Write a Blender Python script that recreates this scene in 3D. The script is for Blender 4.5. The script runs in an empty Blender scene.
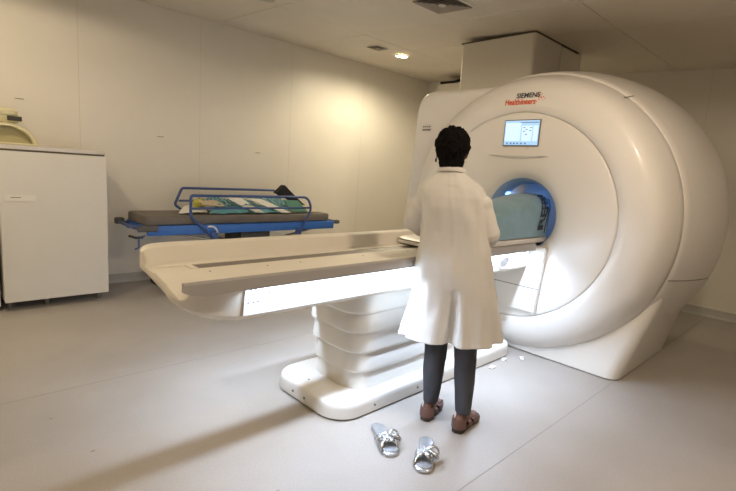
import bpy, bmesh, math, random
from mathutils import Vector, Matrix, noise
random.seed(7)
S = bpy.context.scene
C = S.collection
PI = math.pi

# ------------------------------------------------------------------ materials
def mat(name, col, rough=.5, metal=0, noise_amt=0, noise_scale=20, col2=None, bump=0, bump_scale=60, emit=None, estr=0, spec=.5, coat=0, trans=0, sheen=0):
    m = bpy.data.materials.new(name); m.use_nodes = True
    nt = m.node_tree; b = nt.nodes['Principled BSDF']
    b.inputs['Base Color'].default_value = (*col, 1)
    b.inputs['Roughness'].default_value = rough
    b.inputs['Metallic'].default_value = metal
    b.inputs['Specular IOR Level'].default_value = spec
    b.inputs['Coat Weight'].default_value = coat
    b.inputs['Coat Roughness'].default_value = .03
    b.inputs['Transmission Weight'].default_value = trans
    b.inputs['Sheen Weight'].default_value = sheen
    tc = nt.nodes.new('ShaderNodeTexCoord')
    if noise_amt > 0 or col2:
        n = nt.nodes.new('ShaderNodeTexNoise'); n.inputs['Scale'].default_value = noise_scale
        n.inputs['Detail'].default_value = 5
        nt.links.new(tc.outputs['Object'], n.inputs['Vector'])
        r = nt.nodes.new('ShaderNodeValToRGB')
        c2 = col2 or tuple(max(0, c*(1-noise_amt)) for c in col)
        r.color_ramp.elements[0].position = .35; r.color_ramp.elements[1].position = .65
        r.color_ramp.elements[0].color = (*c2, 1); r.color_ramp.elements[1].color = (*col, 1)
        nt.links.new(n.outputs['Fac'], r.inputs['Fac']); nt.links.new(r.outputs['Color'], b.inputs['Base Color'])
    if bump > 0:
        n2 = nt.nodes.new('ShaderNodeTexNoise'); n2.inputs['Scale'].default_value = bump_scale
        n2.inputs['Detail'].default_value = 4
        nt.links.new(tc.outputs['Object'], n2.inputs['Vector'])
        bp = nt.nodes.new('ShaderNodeBump'); bp.inputs['Strength'].default_value = bump; bp.inputs['Distance'].default_value = .01
        nt.links.new(n2.outputs['Fac'], bp.inputs['Height']); nt.links.new(bp.outputs['Normal'], b.inputs['Normal'])
    if emit:
        b.inputs['Emission Color'].default_value = (*emit, 1); b.inputs['Emission Strength'].default_value = estr
    return m

M = {}
M['wall'] = mat('wall_panel_paint', (.75, .71, .635), .42, noise_amt=.04, noise_scale=1.3)
M['ceil'] = mat('ceiling_panel', (.72, .66, .57), .55, noise_amt=.06, noise_scale=2)
M['gap'] = mat('joint_dark', (.10, .085, .07), .8)
M['seam'] = mat('wall_seam', (.64, .60, .53), .6)
M['base'] = mat('skirting_vinyl', (.50, .49, .46), .5, noise_amt=.05)
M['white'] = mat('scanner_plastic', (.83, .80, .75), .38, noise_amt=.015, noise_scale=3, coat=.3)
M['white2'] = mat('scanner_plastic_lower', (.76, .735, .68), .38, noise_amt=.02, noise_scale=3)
M['cream'] = mat('table_cream_plastic', (.78, .73, .63), .52, noise_amt=.03, noise_scale=5)
M['grey_band'] = mat('table_grey_band', (.40, .38, .36), .5, noise_amt=.03)
M['rail'] = mat('rail_dark_metal', (.22, .20, .18), .4, metal=.4)
M['panel'] = mat('table_side_panel', (.85, .86, .87), .35)
M['seamdark'] = mat('cover_seam', (.22, .20, .17), .7)
M['bore'] = mat('bore_liner', (.36, .50, .72), .65, spec=.2)
M['strip'] = mat('led_strip', (1, 1, 1), .5, emit=(.70, .85, 1.0), estr=5)
M['bluestrip'] = mat('bore_led', (.6, .8, 1), .5, emit=(.20, .46, 1.0), estr=1.8)
M['lens'] = mat('lamp_lens', (1, 1, 1), .5, emit=(1, .86, .60), estr=22)
M['lensoff'] = mat('lamp_lens_off', (.45, .42, .36), .5)
M['lampring'] = mat('lamp_trim', (.62, .58, .50), .4)
M['vent'] = mat('vent_metal', (.34, .30, .25), .5)
M['ventdark'] = mat('vent_dark', (.09, .075, .06), .8)
M['cabinet'] = mat('cabinet_laminate', (.72, .70, .65), .45, noise_amt=.03, noise_scale=3)
M['cabtop'] = mat('cabinet_top', (.60, .57, .55), .4)
M['paperlabel'] = mat('paper_label', (.78, .76, .71), .6)
M['ink'] = mat('ink', (.06, .06, .07), .7)
M['inkred'] = mat('ink_orange_red', (.80, .12, .04), .6)
M['coil'] = mat('coil_cream', (.66, .61, .40), .5, noise_amt=.06, noise_scale=8)
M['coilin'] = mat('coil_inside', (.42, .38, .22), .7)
M['darkplastic'] = mat('dark_plastic', (.035, .032, .03), .5)
M['mattress'] = mat('mattress_vinyl', (.15, .13, .115), .55, noise_amt=.12, noise_scale=6)
M['blue'] = mat('gurney_blue', (.03, .15, .55), .4, noise_amt=.08, noise_scale=10)
M['bluedark'] = mat('gurney_rail_blue', (.045, .09, .27), .35)
M['greypad'] = mat('bumper_grey', (.09, .088, .085), .6)
M['lever'] = mat('lever_white', (.7, .7, .68), .4)
M['rubber'] = mat('rubber', (.03, .03, .03), .7)
M['steel'] = mat('steel', (.5, .5, .5), .3, metal=1)
M['teal'] = mat('drape_teal', (.24, .40, .49), .85, noise_amt=.10, noise_scale=9, bump=.25, bump_scale=25, sheen=.3)
M['tealprint'] = mat('printed_teal_cloth', (.16, .33, .40), .85, col2=(.05, .14, .20), noise_scale=14)
M['tealcloth'] = mat('teal_cloth', (.13, .36, .42), .85, noise_amt=.25, noise_scale=14)
M['yellowcloth'] = mat('yellow_green_cloth', (.50, .48, .07), .85, noise_amt=.2)
M['peach'] = mat('beige_cloth', (.55, .45, .33), .85, noise_amt=.1)
M['green'] = mat('green_cloth', (.08, .22, .17), .85, noise_amt=.15)
M['papersheet'] = mat('folded_paper', (.72, .70, .66), .7, noise_amt=.04)
M['black'] = mat('black_cloth', (.014, .014, .018), .85, noise_amt=.2)
M['coat'] = mat('lab_coat_cotton', (.70, .68, .64), .85, noise_amt=.03, noise_scale=5, bump=.12, bump_scale=30, sheen=.2)
M['skin'] = mat('dark_skin', (.17, .08, .055), .7, noise_amt=.12, noise_scale=30, bump=.05, bump_scale=150)
M['hair'] = mat('black_hair', (.006, .005, .0045), .9, noise_amt=.4, noise_scale=60, bump=.6, bump_scale=70, spec=.12)
M['trouser'] = mat('charcoal_trousers', (.06, .062, .074), .85, noise_amt=.15, noise_scale=12, bump=.1, bump_scale=40)
M['shoe'] = mat('brown_leather', (.17, .085, .065), .55, noise_amt=.15, noise_scale=20)
M['shoesole'] = mat('sole_dark_brown', (.05, .035, .03), .7)
M['silver'] = mat('silver_leather', (.62, .64, .66), .22, metal=.9, noise_amt=.15, noise_scale=60)
M['gem'] = mat('clear_gems', (.85, .9, .95), .08, metal=.6, bump=.6, bump_scale=180)
M['gold'] = mat('earring_gold', (.35, .25, .12), .3, metal=1)
M['screen'] = mat('screen_blue', (.3, .5, .7), .2, emit=(.30, .52, .80), estr=.42)
M['screenw'] = mat('screen_pale', (.6, .7, .8), .2, emit=(.40, .62, .86), estr=.48)
M['screend'] = mat('screen_dark_marks', (.1, .15, .3), .2, emit=(.10, .20, .42), estr=.2)
M['bezel'] = mat('screen_bezel', (.16, .15, .15), .3)
M['eye'] = mat('eye_white', (.8, .8, .78), .2)

# floor: speckled vinyl
def floor_mat():
    m = bpy.data.materials.new('speckled_vinyl_floor'); m.use_nodes = True
    nt = m.node_tree; b = nt.nodes['Principled BSDF']; L = nt.links.new
    tc = nt.nodes.new('ShaderNodeTexCoord')
    n1 = nt.nodes.new('ShaderNodeTexNoise'); n1.inputs['Scale'].default_value = 120; n1.inputs['Detail'].default_value = 3
    n2 = nt.nodes.new('ShaderNodeTexNoise'); n2.inputs['Scale'].default_value = 1.7; n2.inputs['Detail'].default_value = 6
    r1 = nt.nodes.new('ShaderNodeValToRGB')
    r1.color_ramp.elements[0].position = .32; r1.color_ramp.elements[0].color = (.405, .375, .34, 1)
    r1.color_ramp.elements[1].position = .66; r1.color_ramp.elements[1].color = (.455, .42, .385, 1)
    r2 = nt.nodes.new('ShaderNodeValToRGB')
    r2.color_ramp.elements[0].position = .3; r2.color_ramp.elements[0].color = (.88, .86, .83, 1)
    r2.color_ramp.elements[1].position = .7; r2.color_ramp.elements[1].color = (1, 1, 1, 1)
    mx = nt.nodes.new('ShaderNodeMixRGB'); mx.blend_type = 'MULTIPLY'; mx.inputs['Fac'].default_value = 1
    for n in (n1, n2): L(tc.outputs['Object'], n.inputs['Vector'])
    L(n1.outputs['Fac'], r1.inputs['Fac']); L(n2.outputs['Fac'], r2.inputs['Fac'])
    L(r1.outputs['Color'], mx.inputs['Color1']); L(r2.outputs['Color'], mx.inputs['Color2'])
    # scattered dark scuffs
    v = nt.nodes.new('ShaderNodeTexVoronoi'); v.inputs['Scale'].default_value = 2.4
    mp = nt.nodes.new('ShaderNodeMapping'); mp.inputs['Scale'].default_value = (1, 1.6, 1)
    L(tc.outputs['Object'], mp.inputs['Vector']); L(mp.outputs['Vector'], v.inputs['Vector'])
    r3 = nt.nodes.new('ShaderNodeValToRGB')
    r3.color_ramp.elements[0].position = .018; r3.color_ramp.elements[0].color = (.5, .45, .4, 1)
    r3.color_ramp.elements[1].position = .034; r3.color_ramp.elements[1].color = (1, 1, 1, 1)
    L(v.outputs['Distance'], r3.inputs['Fac'])
    mx2 = nt.nodes.new('ShaderNodeMixRGB'); mx2.blend_type = 'MULTIPLY'; mx2.inputs['Fac'].default_value = .8
    L(mx.outputs['Color'], mx2.inputs['Color1']); L(r3.outputs['Color'], mx2.inputs['Color2'])
    L(mx2.outputs['Color'], b.inputs['Base Color'])
    b.inputs['Roughness'].default_value = .42
    b.inputs['Specular IOR Level'].default_value = .4
    return m
M['floor'] = floor_mat()

# ------------------------------------------------------------------ helpers
def obj(name, bm, m, parent=None, smooth=False, loc=None, angle=None):
    me = bpy.data.meshes.new(name)
    bmesh.ops.recalc_face_normals(bm, faces=bm.faces)
    bm.to_mesh(me); bm.free()
    me.materials.append(M[m] if isinstance(m, str) else m)
    if smooth: me.shade_smooth()
    o = bpy.data.objects.new(name, me); C.objects.link(o)
    if angle is not None:
        me.shade_smooth()
        me.set_sharp_from_angle(angle=math.radians(angle))
    if parent: o.parent = parent
    if loc: o.location = loc
    return o
def thing(name, label, cat, loc=(0, 0, 0), rotz=0, group=None):
    o = bpy.data.objects.new(name, None); C.objects.link(o)
    o.location = loc; o.rotation_euler = (0, 0, rotz); o.empty_display_size = .1
    o['label'] = label; o['category'] = cat
    if group: o['group'] = group
    return o
def tag(o, label, cat, group=None):
    o['label'] = label; o['category'] = cat
    if group: o['group'] = group
    return o
def struct(name, bm, m, **k):
    o = obj(name, bm, m, **k); o['kind'] = 'structure'; return o
def box(bm, x0, x1, y0, y1, z0, z1, bev=0, seg=2):
    vs = [bm.verts.new((x, y, z)) for x in (x0, x1) for y in (y0, y1) for z in (z0, z1)]
    fs = [(0, 1, 3, 2), (4, 6, 7, 5), (0, 4, 5, 1), (2, 3, 7, 6), (0, 2, 6, 4), (1, 5, 7, 3)]
    faces = [bm.faces.new([vs[i] for i in f]) for f in fs]
    if bev:
        es = list({e for f in faces for e in f.edges})
        bmesh.ops.bevel(bm, geom=es, offset=bev, segments=seg, affect='EDGES', profile=.5)
    return vs
def Box(*a, **k):
    bm = bmesh.new(); box(bm, *a, **k); return bm
def loft(bm, rings, close=True, cap=True):
    R = [[bm.verts.new(p) for p in r] for r in rings]
    n = len(R[0])
    for a, b in zip(R, R[1:]):
        for i in range(n if close else n-1):
            j = (i+1) % n
            try: bm.faces.new((a[i], a[j], b[j], b[i]))
            except ValueError: pass
    if cap:
        for r in (R[0], R[-1]):
            try: bm.faces.new(r)
            except ValueError: pass
    return R
def rrect(x0, x1, y0, y1, r, z, n=6):
    pts = []
    for cx, cy, a0 in ((x1-r, y1-r, 0), (x0+r, y1-r, 90), (x0+r, y0+r, 180), (x1-r, y0+r, 270)):
        for i in range(n+1):
            a = math.radians(a0+90*i/n); pts.append((cx+r*math.cos(a), cy+r*math.sin(a), z))
    return pts
def smooth_path(pts, sub=6):
    P = [Vector(p) for p in pts]; out = []
    for i in range(len(P)-1):
        p0 = P[max(i-1, 0)]; p1 = P[i]; p2 = P[i+1]; p3 = P[min(i+2, len(P)-1)]
        for k in range(sub):
            t = k/sub
            out.append(.5*((2*p1)+(p2-p0)*t+(2*p0-5*p1+4*p2-p3)*t*t+(-p0+3*p1-3*p2+p3)*t**3))
    out.append(P[-1]); return out
def round_corners(pts, r, n=5):
    P = [Vector(p) for p in pts]; out = [P[0]]
    for a, b, c in zip(P, P[1:], P[2:]):
        d1 = (a-b); d2 = (c-b); q = min(r, d1.length*.48, d2.length*.48)
        s = b+d1.normalized()*q; e = b+d2.normalized()*q
        for k in range(n+1):
            t = k/n; out.append(s*(1-t)**2+b*2*t*(1-t)+e*t*t)
    out.append(P[-1]); return out
def tube(bm, pts, r, n=10, rad=None, flat=None):
    P = [Vector(p) for p in pts]; rings = []
    up = Vector((0, 0, 1)); last = None
    for i, p in enumerate(P):
        t = (P[min(i+1, len(P)-1)]-P[max(i-1, 0)]).normalized()
        if last is None:
            a = t.cross(up)
            if a.length < .05: a = t.cross(Vector((1, 0, 0)))
            a.normalize()
        else:
            a = (last - t*last.dot(t)).normalized()
        last = a; b = t.cross(a)
        rr = rad[i] if rad else r
        fl = flat or 1
        rings.append([p+(a*math.cos(2*PI*k/n)+b*math.sin(2*PI*k/n)*fl)*rr for k in range(n)])
    loft(bm, rings)
def Tube(*a, **k):
    bm = bmesh.new(); tube(bm, *a, **k); return bm
def cyl(bm, c, r, h, axis='z', n=24, r2=None):
    r2 = r if r2 is None else r2
    rings = []
    for rr, t in ((r, 0), (r2, h)):
        ring = []
        for k in range(n):
            a = 2*PI*k/n; u, v = rr*math.cos(a), rr*math.sin(a)
            ring.append({'z': (c[0]+u, c[1]+v, c[2]+t), 'x': (c[0]+t, c[1]+u, c[2]+v), 'y': (c[0]+u, c[1]+t, c[2]+v)}[axis])
        rings.append(ring)
    loft(bm, rings)
def Cyl(*a, **k):
    bm = bmesh.new(); cyl(bm, *a, **k); return bm
def blob(bm, c, s, sub=3, rot=None, jit=0, jscale=8):
    r = bmesh.ops.create_icosphere(bm, subdivisions=sub, radius=1)
    for v in r['verts']:
        n = v.co.copy()
        k = 1+(noise.noise(n*jscale)*jit if jit else 0)
        q = Vector((n.x*s[0], n.y*s[1], n.z*s[2]))*k
        if rot: q = rot @ q
        v.co = q+Vector(c)
def baked(o, name=None):
    """apply an object's modifiers into its own mesh"""
    dg = bpy.context.evaluated_depsgraph_get()
    me = bpy.data.meshes.new_from_object(o.evaluated_get(dg))
    old = o.data; o.modifiers.clear(); o.data = me
    me.name = o.name
    bpy.data.meshes.remove(old)
    return o
def text_mesh(body, size, extrude=0, bold=0, shear=0, space=1):
    cu = bpy.data.curves.new('lettering', 'FONT'); cu.body = body; cu.size = size
    cu.offset = bold; cu.shear = shear; cu.extrude = extrude; cu.space_character = space
    o = bpy.data.objects.new('lettering', cu); C.objects.link(o)
    bpy.context.view_layer.update()
    dg = bpy.context.evaluated_depsgraph_get()
    me = bpy.data.meshes.new_from_object(o.evaluated_get(dg))
    bpy.data.objects.remove(o); bpy.data.curves.remove(cu)
    return me

# ------------------------------------------------------------------ room
CE = 3.0
WX, WY = 6.80, 5.75
SL = .05
def cz(y): return 3.10+SL*(y-WY)      # the ceiling falls slightly away from the left wall
X0, Y0 = -2.2, -2.4
bm = Box(X0, WX, Y0, WY, -.1, 0)
struct('floor', bm, 'floor')
bm = bmesh.new()   # weld seams of the floor sheets belong to the floor
for y in (3.2, 1.1, -1.0): box(bm, X0, WX, y-.0025, y+.0025, -.001, .0008)
fs = obj('weld_seam', bm, mat('weld', (.33, .30, .27), .6)); fs['kind'] = 'structure'; fs.parent = bpy.data.objects['floor']

bm = Box(X0, WX, Y0, WY, CE+.004, CE+.1)
ceil_top = struct('ceiling', bm, 'gap')
xs = [X0, -.95, .3, 1.55, 2.77, 3.95, 4.77, 6.0, WX]; ys = [Y0, -1.9, -.65, .6, 1.83, 3.07, 4.38, WY]
bm = bmesh.new()
random.seed(3)
for xa, xb in zip(xs, xs[1:]):
    for ya, yb in zip(ys, ys[1:]):
        dz = random.uniform(0, .0035)
        box(bm, xa+.003, xb-.003, ya+.003, yb-.003, CE-.006+dz, CE+.006, bev=.0015, seg=1)
o = obj('ceiling_panels', bm, 'ceil', ceil_top); o['kind'] = 'structure'
for q in (ceil_top, o):
    for v in q.data.vertices: v.co.z += cz(v.co.y)-CE

def wall(name, x0, x1, y0, y1, seams, axis):
    w = struct(name, Box(x0, x1, y0, y1, 0, CE+.15), 'wall')
    bm = bmesh.new()
    for s in seams:
        if axis == 'x': box(bm, s-.003, s+.003, y0-.0012, y0+.002, 0, 3.09)
        else: box(bm, x0-.0012, x0+.002, s-.003, s+.003, 0, cz(s)-.005)
    if seams:
        o = obj('panel_joint', bm, 'seam', w); o['kind'] = 'structure'
    return w
wl = wall('wall_left', X0, WX+.1, WY, WY+.1, [-1.3, 0, 1.285, 2.57, 3.88, 5.24], 'x')
wall('wall_far', WX, WX+.1, Y0, WY, [-.9, .3, 1.46, 2.7, 3.9, 5.0], 'y')
struct('wall_near', Box(X0-.1, WX, Y0-.1, Y0, 0, CE+.1), 'wall')
struct('wall_behind', Box(X0-.1, X0, Y0, WY, 0, CE+.1), 'wall')
# baseboards: coved skirting with a cap bead
def skirting(name, a, b, axis):
    bm = bmesh.new()
    prof = [(0, 0), (.03, 0), (.022, .012), (.016, .03), (.014, .085), (.017, .09), (.017, .1), (0, .1)]
    rings = []
    for s in (a, b):
        rings.append([((s, WY-d, z) if axis == 'x' else (WX-d, s, z)) for d, z in prof])
    loft(bm, rings)
    return struct(name, bm, 'base')
skirting('baseboard_left', X0, WX, 'x'); skirting('baseboard_far', Y0, WY, 'y')
# small hardware marks on the left wall
for i, (x, z, lab) in enumerate([(.78, 1.91, 'thin dark slot plate on wall above the cream coil'), (2.10, 1.68, 'thin dark slot plate on wall above the blue stretcher rail'), (3.38, 1.59, 'thin pale slot plate on wall right of the stretcher middle')]):
    t = thing('slot_plate', lab, 'wall plate', (x, WY, z))
    obj('plate', Box(-.045, .045, -.004, 0, -.008, .008, bev=.002), 'wall', t)
    obj('slot', Box(-.035, .035, -.006, -.003, -.0035, .0035), 'seamdark', t)

# ceiling column above the scanner
t = thing('service_shaft', 'boxed white shaft dropping from ceiling behind the scanner top', 'shaft', (4.55, 2.52, 0))
bm = bmesh.new(); loft(bm, [rrect(0, .60, 0, .88, .035, z) for z in (2.30, 2.925)])
obj('shaft_cover', bm, 'wall', t, angle=40)
obj('shaft_rear_box', Box(.61, 1.12, .01, .86, 2.30, 2.925, bev=.006), 'wall', t)
obj('ceiling_trim', Box(-.006, 1.0, -.006, .886, 2.918, 2.932), 'gap', t)
# trunking behind the shoulder of the scanner
t = thing('cable_trunking', 'pale cable box high in the far corner behind scanner shoulder', 'trunking', (6.3, 4.3, 2.72))
obj('casing', Box(0, .5, 0, .84, 0, .2, bev=.01), 'wall', t)
obj('cable', Tube([(.02, .1, .215), (0, .3, .24), (.02, .55, .215), (.05, .8, .23)], .022), 'black', t, smooth=True)

# ------------------------------------------------------------------ ceiling lamps, vents
def downlight(x, y, lab, on, power=0):
    t = thing('downlight', lab, 'ceiling lamp', (x, y, cz(y)-.008), group='round recessed ceiling lamps')
    t.rotation_euler = (math.atan(SL), 0, 0)
    bm = bmesh.new(); n = 40
    prof = [(.082, -.002), (.084, -.012), (.104, -.009), (.112, 0.0)]
    rings = [[(r*math.cos(2*PI*k/n), r*math.sin(2*PI*k/n), z) for k in range(n)] for r, z in prof]
    loft(bm, rings, cap=False)
    obj('trim_ring', bm, 'lampring', t, smooth=True)
    obj('lens', Cyl((0, 0, -.006), .082, .004, n=40), 'lens' if on else 'lensoff', t)
    return t
def lamp(x, y, p, col=(1, .80, .52), size=178, blend=.15):
    l = bpy.data.lights.new('lamp_light', 'SPOT'); l.energy = p; l.color = col
    l.spot_size = math.radians(size); l.spot_blend = blend; l.shadow_soft_size = .09
    o = bpy.data.objects.new('lamp_light', l); C.objects.link(o); o.location = (x, y, cz(y)-.03)
    return o
downlight(4.96, 4.71, 'glowing round lamp in the ceiling near left wall', True); lamp(4.96, 4.71, 84, (1, .87, .62), 170, .6)
downlight(2.55, 4.27, 'unlit round recessed lamp at the top edge of view', False)
downlight(.1, 4.1, 'glowing round lamp above the white cabinet', True); lamp(.1, 4.1, 50, (1, .83, .56))
downlight(2.3, .2, 'glowing round lamp above the floor in front of the scanner', True); lamp(2.3, .2, 60, (1, .80, .60))
downlight(-.6, 1.2, 'glowing round lamp behind the camera position', True); lamp(-.6, 1.2, 46, (1, .82, .63))

def vent(x0, y0, s, lab):
    t = thing('ceiling_vent', lab, 'air vent', (x0+s/2, y0+s/2, cz(y0+s/2)-.006), group='square ceiling vents')
    t.rotation_euler = (math.atan(SL), 0, 0)
    h = s/2
    bm = bmesh.new()
    def sq(bm, a, b, za, zb):
        n4 = [(1, 1), (-1, 1), (-1, -1), (1, -1)]
        loft(bm, [[(a*i, a*j, za) for i, j in n4], [(b*i, b*j, zb) for i, j in n4], [(b*.97*i, b*.97*j, zb) for i, j in n4], [(a*.97*i, a*.97*j, za) for i, j in n4]], cap=False)
    sq(bm, h, h*.9, -.003, -.008)
    obj('frame', bm, 'ceil', t)
    bm = bmesh.new()
    for k in (.84, .68, .52, .36): sq(bm, h*k, h*(k-.1), -.012, -.002)
    # perforation bars
    for k in range(-5, 6):
        box(bm, h*.16*k-.003, h*.16*k+.003, -h*.86, h*.86, -.0075, -.006)
    obj('louvre', bm, 'vent', t)
    obj('backing', Box(-h*.88, h*.88, -h*.88, h*.88, -.0022, -.0005), 'ventdark', t)
    obj('centre_knob', Cyl((0, 0, -.018), h*.15, .008, n=16), 'lampring', t)
vent(3.25, 2.63, .45, 'larger dark square vent in ceiling above the standing person')
vent(4.36, 4.58, .23, 'small dark square vent in ceiling beside the lit lamp')

# ------------------------------------------------------------------ scanner
YC, ZC = 2.07, 1.165
scan = thing('mri_scanner', 'large white ring shaped MRI scanner with a round bore', 'scanner', (4.3, YC, 0))
so = Vector((4.3, YC, 0))
def rev(prof, n=192, cy=YC, cz=ZC, clamp=.012, closed=False):
    bm = bmesh.new(); rings = []
    for r, x in prof:
        ring = []
        for k in range(n):
            a = 2*PI*k/n
            y = cy+r*math.cos(a); z = cz+r*math.sin(a)
            ring.append(Vector((x, y, max(clamp, z)))-so)
        rings.append(ring)
    loft(bm, rings, cap=False)
    return bm
BY, BZ = 2.015, 1.165      # bore centre
# front disc blends from the bore funnel (bore centre) to the ring seam
disc_prof = [(.316, 3.728), (.345, 3.695), (.39, 3.672), (.46, 3.66), (.58, 3.655), (.72, 3.652), (.842, 3.655), (.854, 3.659), (.858, 3.672)]
def blend_rings(prof, n=192):
    bm = bmesh.new(); rings = []
    for r, x in prof:
        w = min(1, max(0, (r-.3)/(.86-.3)))
        cy = BY*(1-w)+YC*w; cz = BZ*(1-w)+ZC*w; cz += -.012*w
        rings.append([Vector((x, cy+r*math.cos(2*PI*k/n), cz+r*math.sin(2*PI*k/n)))-so for k in range(n)])
    loft(bm, rings, cap=False); return bm
obj('front_disc', blend_rings(disc_prof), 'white', scan, smooth=True)
RZ = ZC-.012
ring_prof = [(.858, 3.674), (.862, 3.660), (.870, 3.652), (.93, 3.652), (.97, 3.655), (1.01, 3.662), (1.05, 3.675), (1.085, 3.695), (1.115, 3.722), (1.138, 3.755), (1.158, 3.795), (1.175, 3.84), (1.190, 3.89), (1.203, 3.94), (1.197, 3.946)]
obj('front_ring', rev(ring_prof, cz=RZ), 'white', scan, smooth=True)
obj('seam_gasket', rev([(.847, 3.676), (.872, 3.676)], cz=RZ), 'seamdark', scan)
drum = [(1.17, 3.935), (1.199, 3.943), (1.2065, 3.949), (1.226, 4.02), (1.256, 4.14), (1.287, 4.32), (1.305, 4.5), (1.317, 4.7), (1.315, 4.85), (1.29, 5.0), (1.24, 5.1), (1.14, 5.18), (.95, 5.22), (.42, 5.23), (.34, 5.2), (.30, 5.12), (.29, 5.0)]
obj('rear_cover', rev(drum), 'white', scan, smooth=True)
# bore liner
obj('bore_liner', rev([(.317, 3.727), (.300, 3.758), (.288, 3.79), (.282, 3.83), (.281, 3.9), (.281, 5.02)], cy=BY, cz=BZ), 'bore', scan, smooth=True)
for sgn in (-1, 1):
    bm = bmesh.new()
    rings = []
    for a in (35, 41):
        aa = math.radians(a)
        rings.append([Vector((x, BY-sgn*(.2805-d)*math.cos(aa), BZ+(.2805-d)*math.sin(aa)))-so for x, d in ((3.84, 0), (4.98, 0), (4.98, .004), (3.84, .004))])
    loft(bm, rings)
    obj('bore_light', bm, 'bluestrip', scan)
# base
bm = bmesh.new()
rg = []
for z, f in ((.008, 0), (.03, 0.02), (.25, .36), (.5, .75), (.68, 1)):
    rg.append([Vector(p)-so for p in rrect(3.735+.27*f, 4.98+.02*f, 1.085-.15*f, 3.05+.12*f, .10, z, 8)])
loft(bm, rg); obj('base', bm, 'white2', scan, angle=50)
obj('base_gap', Box(-.49, .62, -.93, .90, .001, .009), 'seamdark', scan)
# shoulder cover (left)
def poly_round(pts, r, n=8):
    out = []
    m = len(pts)
    for i in range(m):
        a, b, c = Vector(pts[i-1]), Vector(pts[i]), Vector(pts[(i+1) % m])
        rr = r[i]
        if rr == 0: out.append(b); continue
        d1 = (a-b).normalized()*rr; d2 = (c-b).normalized()*rr
        for k in range(n+1):
            t = k/n; out.append((b+d1)*(1-t)**2+b*2*t*(1-t)+(b+d2)*t*t)
    return out
sh = poly_round([(2.1, .03), (3.52, .03), (3.52, .85), (3.42, 2.30), (2.1, 2.30)], [0, .1, .2, .2, 0])
bm = bmesh.new()
def off(pts, d):
    c = Vector((2.6, 1.2)); return [c+(p-c)*(1-d/max((p-c).length, .2)) for p in pts]
rg = []
for x, d in ((3.90, .10), (3.895, .07), (3.90, .04), (3.92, .015), (3.95, 0), (4.75, 0), (4.8, .03)):
    rg.append([Vector((x, p.x, p.y))-so for p in off(sh, d)])
loft(bm, rg); obj('shoulder_cover', bm, 'white', scan, angle=50)
# docking pedestal under the table end
bm = bmesh.new()
loft(bm, [[Vector((x, y, z))-so for y, z in ((1.735, .38), (2.42, .38), (2.42, .935), (1.70, .935))] for x in (3.628, 3.70)])
bmesh.ops.bevel(bm, geom=bm.edges[:], offset=.008, segments=2, affect='EDGES')
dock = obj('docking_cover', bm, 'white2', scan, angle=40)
obj('cover_joint', Box(3.6265-so.x, 3.630-so.x, 1.725-YC, 2.42-YC, .585, .591), 'seamdark', scan)
# seam along the side of the rear cover
def rdrum(x):
    for (r1, x1), (r2, x2) in zip(drum, drum[1:]):
        if x1 <= x <= x2: return r1+(r2-r1)*(x-x1)/(x2-x1)
    return 1.2
pts = []
for k in range(15):
    x = 3.97+k*.06; r = rdrum(x)+.0005; z = .80-.05*k/14
    pts.append(Vector((x, YC-math.sqrt(r*r-(z-ZC)**2), z))-so)
obj('cover_seam', Tube(pts, .0035, n=6), 'seamdark', scan)
pts = []
for k in range(8):
    x = 3.87+k*.018; r = (1.16+(x-3.80)*.3 if x < 3.95 else rdrum(x))+.001
    a = math.radians(126.5); pts.append(Vector((x, YC+r*math.cos(a), ZC+r*math.sin(a)))-so)
obj('slot', Tube(pts, .004, n=6), 'seamdark', scan)
# ring surface depth for lettering
def xring(y, z):
    r = math.hypot(y-YC, z-RZ)
    pf = ring_prof
    for (r1, x1), (r2, x2) in zip(pf[2:], pf[3:]):
        if r1 <= r <= r2: return x1+(x2-x1)*(r-r1)/(r2-r1)
    return 3.655
def logo(body, size, y, z, m, name, bold=0, shear=0, width=None):
    me = text_mesh(body, size, bold=bold, shear=shear)
    w = max(v.co.x for v in me.vertices)-min(v.co.x for v in me.vertices)
    k = width/w if width else 1
    bm = bmesh.new(); bm.from_mesh(me)
    bmesh.ops.triangulate(bm, faces=bm.faces)
    for v in bm.verts:
        yy = y-v.co.x*k; zz = z+v.co.y
        v.co = Vector((xring(yy, zz)-.004, yy, zz))-so
    for f in bm.faces: pass
    o = obj(name, bm, m, scan); o.data.materials[0] = M[m]
    bpy.data.meshes.remove(me); return o
o = logo('SIEMENS', .056, 2.130, 2.125, 'ink', 'lettering', bold=.0012, width=.205); o['label'] = 'dark grey SIEMENS lettering'
o = logo('Healthineers', .066, 2.228, 2.072, 'inkred', 'lettering', bold=.0016, width=.272); o['label'] = 'orange red Healthineers lettering'
bm = bmesh.new()
for i, (dy, dz, r) in enumerate([(0, .05, .004), (.018, .04, .0055), (.034, .026, .007), (.018, .012, .0055), (0, 0, .005), (.052, .032, .0055), (.066, .018, .0045), (.036, .055, .004), (.012, .026, .004), (.05, .006, .004)]):
    y = 1.945-dy; z = 2.092+dz
    n = 10; ring = [bm.verts.new(Vector((xring(y, z)-.004, y+r*math.cos(2*PI*k/n), z+r*math.sin(2*PI*k/n)))-so) for k in range(n)]
    bm.faces.new(ring)
o = obj('dot_emblem', bm, 'inkred', scan); o['label'] = 'orange arrow of dots'
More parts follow.
